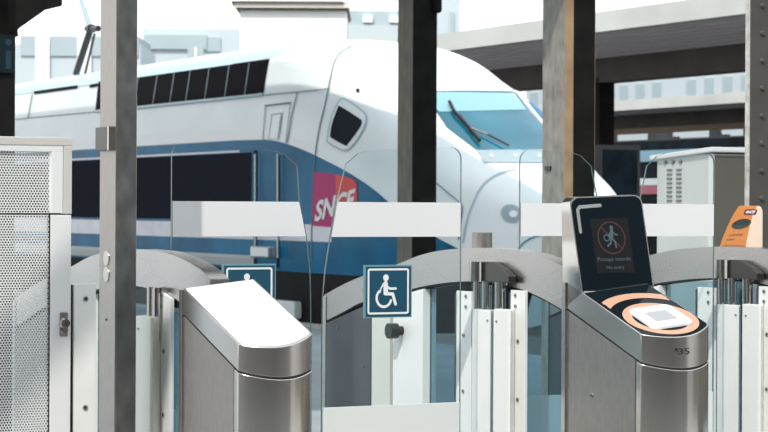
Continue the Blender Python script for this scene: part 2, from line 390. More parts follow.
def make_barrier(O, label, xend=0.53, left=False, cap=False, endpost=False):
    t = thing('fare_gate_barrier', label, 'ticket barrier', O, group='ticket barrier frames in a row')
    cut = lambda L: [p for p in L if p[0] < xend-0.02]
    def zt_at(x):
        for (a, za), (c, zc) in zip(TOP[:-1], TOP[1:]):
            if a <= x <= c: return za+(zc-za)*(x-a)/(c-a)
    top = smooth_line(cut(TOP) + [(xend, zt_at(xend))], 5)
    bot = smooth_line(cut(BOT) + [(xend, zb_at(xend))], 5)
    r = MB(); r.xz(top + bot[::-1], HF, HF+0.07); r.build('hoop_rail', 'steel_hoop', t, bevel=0.003)
    r = MB(); r.xz([(x, z-0.0) for x, z in bot] + [(x, z-0.007) for x, z in bot[::-1]], HF+0.004, HF+0.066); r.build('hoop_seal', 'groove', t)
    # hinge bracket on the lane side of the hoop: bright barrel and dark chamfered plate
    if not left:
        k = MB(); k.box(-0.235, -0.160, 0.052, HF, 1.207, 1.285); k.tube((-0.214, 0.062, 1.207), (-0.214, 0.062, 1.286), 0.030, n=24); k.build('hinge_bracket', 'chrome', t, smooth=True)
        k = MB(); k.xz([(-0.166, 1.286), (-0.092, 1.286), (-0.005, 1.258), (0.035, 1.236), (0.035, 1.208), (-0.166, 1.208)], 0.062, HF-0.001); k.build('hinge_dark_plate', 'steel_dark', t, bevel=0.004)
    cov = [(-0.056, 0.108, 1)] if left else [(-0.192, -0.047, 0), (-0.024, 0.108, 1)]
    for xt, rt in (((0.042, 0.017), (-0.020, 0.014)) if left else ((-0.222, 0.017), (-0.150, 0.019), (-0.045, 0.022))):
        tb = MB(); tb.tube((xt, 0.072, 1.02), (xt, 0.072, 1.21), rt, n=24); tb.build('hinge_tube', 'chrome', t, smooth=True)
    for x0, x1, off in cov:
        c = MB()
        if off == 0: pl = [(-0.225, 0.084), (-0.225, 0.050), (-0.141, 0.030), (x1, 0.030), (x1-0.06, 0.084)]
        else: pl = [(x0-0.06, 0.084), (x0, 0.030), (x1-0.022, 0.030), (x1-0.012, 0.036), (x1-0.060, 0.084)]
        c.xy(pl, 0.02, 1.098 if off == 0 else 1.106)
        cv = c.build('hinge_post_cover', 'pale_panel' if left else 'white_metal', t, bevel=0.002); screw(cv, x1-0.020 if off == 0 else x0+0.026, 1.06, 0.030, 0.0045)
    plates = ((0.004, 0.138, 1.205),) if left else ((-0.416, -0.294, 1.163), (0.012, 0.120, 1.181))
    for (x0, x1, zt) in plates:
        p = MB()
        if left: p.xz([(x0, 1.198), (x0+0.05, 1.193), (x1, zb_at(x1)+0.004), (x1, 0.02), (x0, 0.02)], 0.085, HF-0.002)
        else: p.box(x0, x1, 0.085, HF-0.002, 0.02, zt)
        pp = p.build('post_plate', 'white_metal', t, bevel=0.002)
        g = MB(); g.box(x0-0.022, x0-0.001, 0.09, HF+0.01, 0.02, zt-0.01); g.build('plate_edge', 'grey_panel', pp)
        fx = 0.66 if x0 < -0.2 else 0.36
        for zz in (zt-0.020, zt-0.062): screw(pp, x0+(x1-x0)*fx, zz, 0.085)
        for zz in (0.985, 0.76): screw(pp, x0+(x1-x0)*(0.5 if x0 < -0.2 else 0.55), zz, 0.085)
    # tinted infill under the hoop
    gx = [-0.72, xend-0.004]
    xs = [gx[0]+(gx[1]-gx[0])*i/16 for i in range(17)]
    g = MB(); g.xz([(x, zb_at(x)-0.009) for x in xs] + [(gx[1], 0.10), (gx[0], 0.10)], HF+0.03, HF+0.038, side_mi=1); g.build('infill_glass', ['glass_tint', 'glass_edge'], t)
    q = MB(); q.xz([(-1.640, zb_at(-1.640)-0.012), (-1.195, zb_at(-1.195)-0.012), (-1.195, 0.03), (-1.640, 0.03)], HF-0.004, HF+0.06); fp = q.build('end_panel', 'grey_panel', t, bevel=0.002)
    q = MB(); q.box(-1.676, -1.645, HF-0.004, HF+0.07, 0.03, 1.092); q.build('edge_strip', 'steel', t)
    for x, z in ((-1.52, 0.955), (-1.27, 0.80)): screw(fp, x, z, HF-0.004, 0.006)
    q = MB(); q.xz([(-1.193, zb_at(-1.193)-0.010), (-1.022, zb_at(-1.022)-0.010), (-1.022, 0.03), (-1.193, 0.03)], HF, HF+0.06); q.build('side_plate', 'pale_panel', t, bevel=0.002)
    q = MB(); q.xz([(-1.022, zb_at(-1.022)-0.012), (-0.986, zb_at(-0.986)-0.012), (-0.986, 0.03), (-1.022, 0.03)], HF+0.02, HF+0.05); q.build('plate_gap', 'groove', t)
    q = MB(); q.xz([(-0.986, zb_at(-0.986)-0.010), (-0.720, zb_at(-0.720)-0.010), (-0.720, 0.03), (-0.986, 0.03)], HF-0.004, HF+0.06); q.build('side_plate', 'white_metal', t, bevel=0.003)
    q = MB(); q.tube((-0.905, HF-0.004, 0.975), (-0.905, HF-0.03, 0.975), 0.020, n=20); q.tube((-0.905, HF-0.03, 0.975), (-0.905, HF-0.07, 0.975), 0.033, n=24); q.build('lock_knob', 'black', t, smooth=True)
    if cap:
        q = MB(); q.tube((-0.435, 0.215, 0.05), (-0.435, 0.215, 1.398), 0.041, n=28); q.build('hinge_cap', 'steel_warm', t, smooth=True)
    if endpost:
        q = MB(); q.box(xend-0.06, xend, HF, HF+0.07, 0.02, zb_at(xend)-0.006); q.build('end_post', 'steel_v', t, bevel=0.003)
    return t
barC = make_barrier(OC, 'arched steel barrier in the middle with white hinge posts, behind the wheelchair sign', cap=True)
barL = make_barrier(OL, 'arched steel barrier on the left, mostly behind the steel post and perforated screen', xend=0.456, left=True)
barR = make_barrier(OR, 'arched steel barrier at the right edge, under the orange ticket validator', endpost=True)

# ------------------------------------------------------------------ ticket consoles
def make_console(O, label, x0, x1, w, zfront, slope, tilt, seam, screen, dy=0.0):
    """x0 back, x1 front corner, y from dy to dy+w"""
    t = thing('ticket_console', label, 'ticket gate', O, group='ticket gate consoles')
    zt = lambda x, y: zfront + slope*(x1-x) + tilt*(y-dy)
    zs = lambda x: zfront + slope*(x1-x) - seam
    bul = 0.062; n = 20
    arc = [(x1+bul*math.sin(PI*i/n)**0.85, dy+w*i/n) for i in range(n+1)]
    out = [(x0, dy)] + arc + [(x0, dy+w)]
    c = MB(); c.prism(out, lambda p: (p[0], p[1], zt(*p)), lambda p: (p[0], p[1], zs(p[0])))
    cap = c.build('cap', 'steel', t, bevel=0.002, smooth=True)
    i_ = lambda p, e: (p[0]-e if p[0] > x0+.001 else p[0]+e, min(max(p[1], dy+e), dy+w-e))
    c = MB(); c.prism([i_(p, 0.0025) for p in out], lambda p: (p[0], p[1], zs(p[0])), lambda p: (p[0], p[1], zs(p[0])-0.008)); c.build('shadow_gap', 'groove', t)
    # body: front shell and side panels
    xs = x1-0.030
    shell = [(xs, dy)] + arc + [(xs, dy+w)]
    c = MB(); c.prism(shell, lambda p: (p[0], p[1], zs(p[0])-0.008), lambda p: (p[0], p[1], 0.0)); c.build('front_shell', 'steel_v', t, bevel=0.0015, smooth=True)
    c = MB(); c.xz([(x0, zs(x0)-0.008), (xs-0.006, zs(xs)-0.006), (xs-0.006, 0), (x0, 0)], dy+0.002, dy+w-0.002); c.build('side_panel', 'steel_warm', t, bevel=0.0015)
    c = MB(); c.xz([(xs-0.0065, zs(xs)-0.006), (xs+0.0005, zs(xs)-0.006), (xs+0.0005, 0), (xs-0.0065, 0)], dy+0.0012, dy+w-0.0012); c.build('panel_gap', 'groove', t)
    c = MB(); c.box(x0-0.02, x0+0.004, dy-0.006, dy+0.02, 0, zt(x0, dy)-0.004); c.build('corner_trim', 'steel', t, bevel=0.001)
    return t, cap, out, zt, arc
conL, capL, outL, ztL, arcL = make_console(OL, 'brushed steel gate console with blank white sloping top, left foreground', 0.458, 0.921, 0.262, 1.061, 0.348, 0.11, 0.084, False)
def inset(out, e, x0, dy, w): return [(min(max(p[0], x0+e), p[0]-e if p[0] > x0+.01 else x0+e), min(max(p[1], dy+e), dy+w-e)) for p in out]
c = MB(); pp = inset(outL, 0.008, 0.458, 0, 0.262); c.prism(pp, lambda p: (p[0], p[1], ztL(*p)+0.0025), lambda p: (p[0], p[1], ztL(*p)-0.001)); c.build('top_plate', 'reader_white', conL)

conC, capC, outC, ztC, arcC = make_console(OC, 'steel gate console number 35 with black screen and round card reader', 0.548, 1.032, 0.285, 1.066, 0.345, 0.10, 0.096, True)
def top_fn(e): return lambda x, y: (x, y, ztC(x, y)+e)
c = MB(); pp = inset(outC, 0.006, 0.66, 0, 0.285); pp = [(max(p[0], 0.655), p[1]) for p in pp]
c.prism(pp, lambda p: (p[0], p[1], ztC(*p)+0.002), lambda p: (p[0], p[1], ztC(*p)-0.001)); tp = c.build('top_glass', 'black_glass', conC); tp['label'] = 'black glass top around the reader'
def clip2(vf, x0, x1fun, y0, y1):
    V, FF = vf; return V, [f for f in FF if all(y0 <= V[i][1] <= y1 and x0 <= V[i][0] <= x1fun(V[i][1]) for i in f)]
CX, CY = 0.945, 0.142
front = lambda y: 1.032+0.062*max(0, math.sin(PI*y/0.285))**0.85-0.01
def fine_ring(r0, r1, n=160, m=6):
    return merge2(*[ring(CX, CY, r0+(r1-r0)*i/m, r0+(r1-r0)*(i+1)/m, n) for i in range(m)])
flat(clip2(fine_ring(0.178, 0.222), 0.66, front, 0.008, 0.277), top_fn(0.0032)).build('peach_ring', 'peach', conC)
flat(clip2(fine_ring(0.100, 0.134), 0.66, front, 0.006, 0.279), top_fn(0.0034)).build('peach_ring', 'peach', conC)
rd = MB(); q = rrect(CX-0.082, CX+0.082, CY-0.086, CY+0.086, 0.02)
rd.prism(q, lambda p: top_fn(0.004)(*p), lambda p: top_fn(0.0135)(*p)); rdo = rd.build('card_reader', 'reader_white', conC, bevel=0.002)
rd = MB(); q = rrect(CX-0.036, CX+0.040, CY-0.045, CY+0.045, 0.006); rd.prism(q, lambda p: top_fn(0.0136)(*p), lambda p: top_fn(0.0146)(*p)); rd.build('reader_pad', 'reader_grey', rdo)
# screen tower
zb0 = 1.194
def twr(u, v):   # point on the slanted front of the tower, u across 0..1, v up 0..1
    return (0.655-0.090*v, 0.315*u, zb0+0.345*v+0.012*u*v)
def twr_b(u, v): return (0.532-0.02*v+0.0*u, 0.315*u, 1.13+0.392*v+0.012*u*v+0.017*v)
def rr_top(n=8):
    r_u, r_v = 0.11, 0.085; o = [(0, 0)]
    o += [(r_u-r_u*math.cos(PI/2*i/n), 1-r_v+r_v*math.sin(PI/2*i/n)) for i in range(n+1)]
    o += [(1-r_u+r_u*math.sin(PI/2*i/n), 1-r_v+r_v*math.cos(PI/2*i/n)) for i in range(n+1)] + [(1, 0)]
    return o
c = MB(); c.prism(rr_top(), lambda p: twr(*p), lambda p: twr_b(*p)); tw = c.build('screen_tower', 'steel_v', conC, smooth=True)
nrm = Vector((0.345, 0, 0.090)).normalized()
def face(e): return lambda u, v: tuple(Vector(twr(u, v))+nrm*e)
ins = [(0.02+0.96*u, 0.0+0.985*v) for u, v in rr_top()]
c = MB(); c.prism(ins, lambda p: face(0.003)(*p), lambda p: face(0.0)(*p)); sg = c.build('screen_glass', 'black_glass', conC)
c = MB(); c.prism([(0.02, 0.0), (0.98, 0.0), (0.98, 0.014), (0.02, 0.014)], lambda p: face(0.006)(*p), lambda p: face(0.0)(*p)); c.build('base_trim', 'tr_steel', conC)
# L shaped silver mark at the upper left of the screen glass
asp = 0.315/0.356
lm = [(0.085, 0.63), (0.085, 0.86), (0.115, 0.89), (0.40, 0.90)]
def uvr(pts, w): # ribbon in uv with aspect
    v, f = ribbon([(p[0]*asp, p[1]) for p in pts], w); return [(x/asp, y) for x, y in v], f
flat(uvr(lm, 0.036), face(0.0042)).build('corner_mark', 'screw', sg)
c = MB(); c.prism([(0.235, 0.195), (0.755, 0.195), (0.755, 0.765), (0.235, 0.765)], lambda p: face(0.0044)(*p), lambda p: face(0.003)(*p)); sc = c.build('display', 'screen', sg); sc['label'] = 'dim display showing a red no entry roundel'
E1 = 0.0052
cu, cv = 0.495, 0.56
rg = ring(0, 0, 0.155, 0.170, 48); rg2 = ribbon([(-0.11, 0.11), (0.11, -0.11)], 0.014)
def cv_(vf): return [(cu+x/asp, cv+y) for x, y in vf[0]], vf[1]
flat(cv_(merge2(rg, rg2)), face(E1)).build('no_entry_roundel', 'screen_red', sc)
man = merge2(disc(0.012, 0.105, 0.022), ribbon([(0.01, 0.07), (-0.005, 0.0)], 0.042), ribbon([(0.015, 0.065), (0.05, 0.03), (0.075, 0.03)], 0.016), ribbon([(0.0, 0.06), (-0.04, 0.02)], 0.016),
             ribbon([(0.0, 0.0), (0.035, -0.045), (0.04, -0.10)], 0.02), ribbon([(-0.005, 0.0), (-0.02, -0.055), (-0.06, -0.085)], 0.02), ring(-0.062, 0.0, 0.026, 0.038, 20))
flat(cv_(man), face(E1+0.0006)).build('walking_figure', 'screen_blue', sc)
tx = fit_text('Passage interdit', 0.46*asp, 0.052); flat(([(0.495+x/asp, 0.335+y) for x, y in tx[0]], tx[1]), face(E1)).build('screen_text', 'screen_blue', sc)
tx = fit_text('No entry', 0.24*asp, 0.045); flat(([(0.495+x/asp, 0.25+y) for x, y in tx[0]], tx[1]), face(E1)).build('screen_text', 'screen_blue', sc)
# number 35 and the small mark on the front of the cap
bpy.context.view_layer.update()
sf = Surf(capC, frame(OC))
def px_text(s, cx, cy, w, h, slope=0.0, **k):
    v, f = fit_text(s, w, h, **k); return [(cx+x, cy-y+slope*x) for x, y in v], f
mb = sf.lay(px_text('35', 684, 351.3, 11, 6.2, -0.05, offset=0.01), 0.0012, 1.0); mb.build('gate_number', 'print_dark', conC)
mk = ([(674.5, 350.5), (676.3, 347.5), (678.2, 349.5), (677.2, 350.2), (679.2, 352.4), (678.6, 352.8), (676.6, 350.9)], [(0, 1, 2, 3, 6), (3, 4, 5, 6)])
sf.lay(mk, 0.0012, 1.0).build('arrow_mark', 'print_dark', conC)
# console bolts on the side
screw(conC, 0.72, 0.83, 0.002, 0.010)

# ------------------------------------------------------------------ glass door leaves
def leaf(O, label, sgn, hy, free, off=(0.0, 0.0)):
    """hinge at y = sgn*hy ; free: list of (|y|, z) from the top corner down"""
    t = thing('glass_door', label, 'glass door', O + off[0]*D + off[1]*R, group='glass gate leaves')
    topz = 1.735
    fy, fz = free[0]
    pts = [(hy, 0.10), (hy, topz-0.05)]
    pts += [(hy+0.045-0.045*math.cos(a), topz-0.05+0.045*math.sin(a)) for a in (PI/8, PI/4, 3*PI/8, PI/2)]
    # straight top with a slight fall to the free corner, rounded corner, slanted free edge
    cx, cz = fy-0.05, fz+0.02
    pts += [(hy+0.55*(cx-hy), topz-0.012), (cx-0.04, cz+0.032), (cx, cz+0.02), (cx+0.03, cz-0.005)] + list(free)
    pts += [(free[-1][0], 0.10)]
    P2 = [(sgn*a, z) for a, z in pts]
    g = MB(); g.yz(P2, -0.005, 0.005, side_mi=1); g.build('glass_pane', ['glass', 'glass_edge'], t)
    def fr_at(z):
        f = [(fy, fz)] + list(free)
        for (a, za), (c, zc) in zip(free[:-1], free[1:]):
            if zc <= z <= za: return a+(c-a)*(za-z)/(za-zc)
        return free[-1][0] if z < free[-1][1] else free[0][0]
    e = 0.004
    def bandpoly(z0, z1): return [(sgn*(hy+e), z0), (sgn*(hy+e), z1), (sgn*(fr_at(z1)-e), z1), (sgn*(fr_at((z0+z1)/2)-e), (z0+z1)/2), (sgn*(fr_at(z0)-e), z0)]
    g = MB(); g.yz(bandpoly(1.388, 1.518), -0.0062, 0.0062); bo = g.build('white_band', 'band', t); bo['label'] = 'opaque white warning band'
    g = MB(); g.yz(bandpoly(0.12, 0.753), -0.0062, 0.0062); g.build('frosted_base', 'frost', t)
    return t
FC = [(0.625, 1.66), (0.666, 1.514), (0.69, 1.387), (0.71, 1.265), (0.72, 1.154), (0.722, 1.0)]
FL = [(0.650, 1.655), (0.660, 1.521), (0.69, 1.391), (0.706, 1.265), (0.710, 1.15), (0.712, 1.0)]
FR = [(0.465, 1.67), (0.483, 1.591), (0.52, 1.44), (0.55, 1.27), (0.568, 1.1), (0.575, 0.9)]
lfC = leaf(OC, 'glass gate leaf with white band, right half of the wide middle lane', -1, 0.132, FC)
lfL = leaf(OL, 'glass gate leaf with white band, left half of the wide middle lane', 1, 0.141, FL, (-0.178, 0.072))
lfR = leaf(OC, 'glass gate leaf just left of the black screen, mostly behind it', 1, 0.131, FR, (-0.12, 0.072))
lfRR = leaf(OR, 'narrow glass gate leaf right of the black screen, in front of the grey cabinet', -1, 0.134, FR)

# ------------------------------------------------------------------ wheelchair signs
def chair_icon(s):
    k = s
    parts = [disc(-0.002*k, 0.30*k, 0.075*k), ribbon([(-0.01*k, 0.17*k), (-0.005*k, -0.03*k)], 0.12*k), ribbon([(0.0, 0.115*k), (0.10*k, 0.06*k), (0.26*k, 0.06*k)], 0.055*k),
             ribbon([(-0.03*k, -0.05*k), (0.18*k, -0.06*k), (0.255*k, -0.28*k)], 0.075*k), ring(-0.055*k, -0.145*k, 0.165*k, 0.225*k, 40, math.radians(125), math.radians(350)),
             ribbon([(-0.06*k, 0.18*k), (-0.14*k, 0.06*k), (-0.16*k, -0.02*k)], 0.04*k)]
    return merge2(*parts)
def make_sign(O, label, y0, y1, z0, z1):
    t = thing('accessibility_sign', label, 'sign', O, group='wheelchair signs on the glass leaves')
    g = MB(); g.box(0.0065, 0.016, y0, y1, z0, z1); g.build('plate_edge', 'sign_edge', t)
    g = MB(); g.box(0.0161, 0.0166, y0+0.006, y1-0.004, z0+0.004, z1-0.006); bd = g.build('sign_face', 'sign_blue', t)
    w = y1-y0; h = z1-z0; yc = (y0+y1)/2; zc = (z0+z1)/2
    fn = lambda y, z: (0.0172, yc+y, zc+z)
    flat(rframe(-w*0.435, w*0.435, -h*0.435, h*0.435, 0.010, 0.0075), fn).build('sign_border', 'sign_white', bd)
    v, f = chair_icon(min(w, h)*0.86); flat(([(a*0.93-0.010, c_) for a, c_ in v], f), fn).build('wheelchair_symbol', 'sign_white', bd)
    return t
make_sign(OC, 'blue wheelchair sign in full view on the middle glass leaf', -0.5535, -0.352, 1.084, 1.282)
make_sign(OL - 0.178*D + 0.072*R, 'blue wheelchair sign half hidden behind the blank white console top', 0.340, 0.557, 1.085, 1.285)

# ------------------------------------------------------------------ orange ticket validator on the right barrier
vt = thing('ticket_validator', 'orange ticket validator standing by the arched barrier at the right edge', 'ticket validator', OR + 0.0*R)
fx0, fx1 = -0.42, -0.23
prf = [(0.200, 1.334), (0.207, 1.37), (0.222, 1.43), (0.240, 1.48), (0.256, 1.508), (0.268, 1.514), (0.282, 1.508), (0.290, 1.49), (0.290, 1.334)]
c = MB(); c.prism(prf, lambda p: (fx0 + 0.06*(p[1]-1.334)/0.18, p[0], p[1]), lambda p: (fx1, p[0], p[1]), mi=0, mi2=1)
vb = c.build('housing', ['orange', 'orange_lit'], vt, bevel=0.004)  # near end face is paler: strong light on it is put into the colour
c = MB(); c.box(fx0+0.04, fx1-0.03, 0.215, 0.285, 0.0, 1.334); c.build('pedestal', 'steel', vt)
bpy.context.view_layer.update()
vs_ = Surf(vb, frame(OR))
def rot2(vf, cx, cy, shx=0.35): return [(cx+x-shx*(y), cy+y) for x, y in vf[0]], vf[1]
vs_.lay(rot2(polyf(rrect(-6, 6, -2.8, 2.8, 1.6, 4)), 750.5, 212.2), 0.0012, 2).build('logo_badge', 'logo_purple', vt)
tv0, tf0 = fit_text('SNCF', 8.6, 2.7, shear=0.25, offset=0.02); vs_.lay(([(750.5+x+0.35*y, 212.2-y) for x, y in tv0], tf0), 0.002, 1).build('logo_letters', 'sign_white', vt)
vs_.lay(rot2(polyf([(9.2*math.cos(a), 5.0*math.sin(a)-1.2*math.cos(a)) for a in [2*PI*i/24 for i in range(24)]]), 741.5, 224), 0.0015, 2).build('slot_window', 'lens', vt)
tv0, tf0 = fit_text('compostage', 14, 2.6); vs_.lay(([(735.8+x+0.35*y, 235.2-y-0.08*x) for x, y in tv0], tf0), 0.0012, 1).build('printed_text', 'print_brown', vt)
tv0, tf0 = fit_text('billets', 8, 2.2); vs_.lay(([(730.8+x+0.35*y, 239.4-y-0.08*x) for x, y in tv0], tf0), 0.0012, 1).build('printed_text', 'print_brown', vt)
for i in range(10): vs_.lay(polyf(rrect(724+2.1*i, 725+2.1*i, 245.2, 247.2, 0.3, 2)), 0.0012, 1).build('printed_mark', 'print_brown', vt)

# ------------------------------------------------------------------ steel post, perforated cabinet, filler panel
PO = at(116, 7.55)
st = thing('steel_post', 'tall square stainless steel post in front of the left arched barrier', 'post', PO)
b = MB(); b.box(-0.158, 0.0, 0.0, 0.076, 0.0, 3.6); b.build('shaft', 'steel_worn_shaded', st, bevel=0.003)
b = MB(); b.box(-0.156, -0.002, -0.0015, 0.0005, 0.0, 3.6); b.build('lit_side_skin', 'steel_warm', st)  # warmer skin for the lit side; the shaft's grey includes its shade
b = MB(); b.box(-0.156, -0.010, -0.020, -0.001, 1.690, 1.772); pb = b.build('sensor_box', 'steel_dark', st, bevel=0.003)
b = MB(); b.box(-0.018, -0.006, -0.026, 0.0, 1.690, 1.772); b.build('sensor_edge', 'steel', pb)
for zc in (1.318, 1.262):
    v = [(-0.084+0.026*math.cos(2*PI*i/20), zc+0.027*math.sin(2*PI*i/20)) for i in range(20)]
    b = MB(); b.xz(v, -0.005, -0.001); b.build('oval_plate', 'steel', st, bevel=0.001)
b = MB(); b.tube((-0.084, -0.004, 1.105), (-0.084, -0.001, 1.105), 0.004); b.build('bolt', 'screw_hole', st)

CB = at(72.0, 7.35); K = 7.35/F
zpx = lambda py, px=40: EYE + (HY+0.005*(px-384)-py)*K
CBROT = 0.0
cab = thing('perforated_screen', 'white framed perforated metal screen with a lock at the left edge', 'metal screen', CB, rotz=ROTZ)
# local frame: x towards viewer, y along the row (right positive); right edge at y = 0
def yy(px):   # metres along the row for a pixel column on this plane
    a = ray(px, 207); t_ = (CB.x - a.x*CB.y)/(R.y*a.x - R.x); return t_
def pz(py, px):
    s_ = yy(px); dep = CB.y + s_*R.y; return EYE + (HY+ROLL*(px-384)-py)*dep/F
yl = yy(-40)
z_top = pz(137, 40); z_f1 = pz(145.5, 40); z_f2 = pz(151.5, 40); z_sm = pz(214, 40)
b = MB(); b.box(-0.03, 0.0, yl, yy(72), z_f1, z_top); b.box(-0.03, 0.0, yy(63.5), yy(72), z_sm, z_f1); b.build('upper_frame', 'beige', cab, bevel=0.003)
b = MB(); b.box(-0.03, -0.002, yl, yy(63), z_f2, z_f1-0.001); b.box(-0.03, -0.002, yy(51.5), yy(63), z_sm+0.003, z_f2); b.build('upper_border', 'cabinet_white', cab, bevel=0.001)
b = MB(); b.box(-0.03, -0.001, yy(51), yy(71.5), 0.0, z_sm-0.003); dp = b.build('lock_stile', 'cabinet_white', cab, bevel=0.002)
b = MB(); b.add([(-0.012, yl, z_sm+0.003), (-0.012, yy(50.5), z_sm+0.003), (-0.012, yy(50.5), z_f2), (-0.012, yl, z_f2)], [(0, 1, 2, 3)]); b.build('perforated_sheet', 'perf', cab)
b = MB(); b.add([(-0.012, yl, 0.0), (-0.012, yy(50), 0.0), (-0.012, yy(50), z_sm-0.003), (-0.012, yl, z_sm-0.003)], [(0, 1, 2, 3)]); b.build('perforated_sheet', 'perf', cab)
b = MB(); b.box(-0.028, -0.0135, yl, yy(50.5), z_sm-0.004, z_sm+0.004); b.build('seam', 'groove', cab)
b = MB(); b.box(-0.028, -0.006, yy(50), yy(51), 0.0, z_sm-0.002); b.build('hinge_gap', 'groove', cab)
lk = MB(); zl = pz(325, 63); yk = yy(63.2)
lk.prism(rrect(yk-0.011, yk+0.017, zl-0.038, zl+0.042, 0.004), lambda p: (-0.001, p[0], p[1]), lambda p: (0.004, p[0], p[1])); lo = lk.build('lock_plate', 'steel', dp)
lk = MB(); lk.tube((0.004, yk+0.004, zl+0.006), (0.022, yk+0.004, zl+0.006), 0.018, 0.015, n=24); lk.tube((0.004, yk+0.004, zl-0.016), (0.014, yk+0.004, zl-0.016), 0.011, n=20); lk.build('lock_cylinder', 'chrome', lo, smooth=True)
lk = MB(); lk.box(0.022, 0.0228, yk+0.002, yk+0.006, zl-0.002, zl+0.014); lk.build('keyhole', 'groove', lo)

FP = at(74.5, 7.37)
fpn = thing('filler_panel', 'narrow white screwed panel between the perforated screen and the steel post', 'panel', FP)
def yf(px):
    a = ray(px, 207); return (FP.x - a.x*FP.y)/(R.y*a.x - R.x)
b = MB(); b.box(-0.02, 0.0, 0.0, yf(96.5), 0.0, 1.5-(284-205.5)*7.37/F); po = b.build('panel_sheet', 'white_metal', fpn, bevel=0.002)
b = MB(); b.box(-0.03, -0.012, yf(70.5), -0.0005, 0.0, 1.5-(285-205.5)*7.37/F); b.build('panel_gap', 'groove', fpn)
for pyy in (299, 408): 
    o = MB(); z = 1.5-(pyy-205.5)*7.37/F; y = yf(86); o.tube((0, y, z), (0.004, y, z), 0.0085, n=14); so = o.build('screw', 'screw', po)
    o = MB(); o.tube((0.004, y, z), (0.0055, y, z), 0.0036, n=6); o.build('socket', 'screw_hole', so)

# ================================================================== TRAIN
def hermite(tab):
    xs = [t[0] for t in tab]; ys = [t[1] for t in tab]; n = len(xs)
    d = [(ys[i+1]-ys[i])/(xs[i+1]-xs[i]) for i in range(n-1)]
    m = [d[0]] + [0 if d[i-1]*d[i] <= 0 else 2*d[i-1]*d[i]/(d[i-1]+d[i]) for i in range(1, n-1)] + [d[-1]]
    def f(x):
        if x <= xs[0]: return ys[0]
        if x >= xs[-1]: return ys[-1]
        for i in range(n-1):
            if x <= xs[i+1]:
                h = xs[i+1]-xs[i]; t = (x-xs[i])/h
                return (2*t**3-3*t*t+1)*ys[i]+(t**3-2*t*t+t)*h*m[i]+(-2*t**3+3*t*t)*ys[i+1]+(t**3-t*t)*h*m[i+1]
    return f
ZT = hermite([(-1.5, 3.80), (-0.4, 3.78), (0.5, 3.70), (1.2, 3.57), (2.0, 3.30), (2.84, 2.96), (3.5, 2.56), (4.19, 2.13), (4.6, 1.95), (5.1, 1.72), (5.5, 1.46), (5.75, 1.2), (5.92, 0.95)])
WD = hermite([(1.0, 1.45), (2.0, 1.44), (2.8, 1.42), (3.5, 1.36), (4.2, 1.24), (4.8, 1.05), (5.3, 0.80), (5.65, 0.52), (5.85, 0.28), (5.93, 0.1)])
ZB = hermite([(3.5, 0.0), (4.8, 0.06), (5.5, 0.2), (5.93, 0.5)])
BODY = [(1.34, 0.0), (1.42, 0.45), (1.45, 0.80), (1.45, 2.40), (1.42, 2.90), (1.34, 3.46), (1.24, 3.575), (1.05, 3.66), (0.75, 3.74), (0.4, 3.785), (0.0, 3.80)]
def resample(poly, n):
    L = [0]
    for a, b_ in zip(poly[:-1], poly[1:]): L.append(L[-1]+math.dist(a, b_))
    out = []
    for i in range(n):
        s = L[-1]*i/(n-1); k = 0
        while k < len(L)-2 and L[k+1] < s: k += 1
        t = (s-L[k])/(L[k+1]-L[k]); out.append((poly[k][0]+(poly[k+1][0]-poly[k][0])*t, poly[k][1]+(poly[k+1][1]-poly[k][1])*t))
    return out
NS = 56
def sect(x):
    bz = ZT(x); body = [(p[0], p[1] if p[1] < 2.5 else 2.5+(p[1]-2.5)*(bz-2.5)/1.30) for p in BODY]
    body = resample(body, NS)
    if x <= 0.2: return body
    w, zt, zb = WD(x), ZT(x), ZB(x); zm = min(1.0, zb+(zt-zb)*0.42)
    q = 3.0 - 0.9*max(0, min(1, (x-4.6)/1.3)); p = q
    ne = [(w*0.93, zb), (w*0.98, zb+(zm-zb)*0.5)]
    for i in range(41):
        a = PI/2*i/40; ne.append((w*max(0, math.cos(a))**(2/q), zm+(zt-zm)*max(0, math.sin(a))**(2/p)))
    ne = resample(ne, NS)
    t = max(0, min(1, (x-0.2)/2.4)); t = t*t*(3-2*t)
    return [(a[0]*(1-t)+c_[0]*t, a[1]*(1-t)+c_[1]*t) for a, c_ in zip(body, ne)]
train = thing('high_speed_train', 'white and blue high speed train with a sloping nose at the platform', 'train', OT)
b = MB(); xs = [-26, -22, -18, -15, -12, -10, -8, -6.5, -5, -4, -3, -2, -1.2, -0.6, -0.1] + [0.2+0.12*i for i in range(45)] + [5.65, 5.72, 5.79, 5.85, 5.89, 5.92]
rows = []
for x in xs:
    h = sect(x); r_ = [(x, -p[0], p[1]) for p in h] + [(x, p[0], p[1]) for p in h[::-1][1:]]
    rows.append(len(b.v)); b.v += r_
nv = 2*NS-1
for a, c_ in zip(rows[:-1], rows[1:]):
    for i in range(nv-1): b.f.append((a+i, a+i+1, c_+i+1, c_+i)); b.mi.append(0)
b.f.append(tuple(range(rows[-1], rows[-1]+nv))); b.mi.append(0); b.f.append(tuple(range(rows[0], rows[0]+nv))); b.mi.append(0)
tb = b.build('body_shell', 'tr_white', train)
for p in tb.data.polygons: p.use_smooth = True
bpy.context.view_layer.update()
TS = Surf(tb, frame(OT))
def deck(name, pts, mat, off=0.006, seg=0.35, parent=None, both=False):
    mb = TS.lay(polyf(pts), off, seg, 'side')
    if both:
        m2 = TS.lay(polyf(pts), off, seg, 'side', sgn=1); mb.add(m2.v, m2.f)
    return mb.build(name, mat, parent or train)
def dpx(name, pts, mat, off=0.008, seg=8, parent=None):
    return TS.lay(polyf(pts), off, seg).build(name, mat, parent or train)
def lpx(name, pts, w, mat, off=0.012, seg=8, parent=None):
    return TS.lay(strip(pts, w), off, seg).build(name, mat, parent or train)
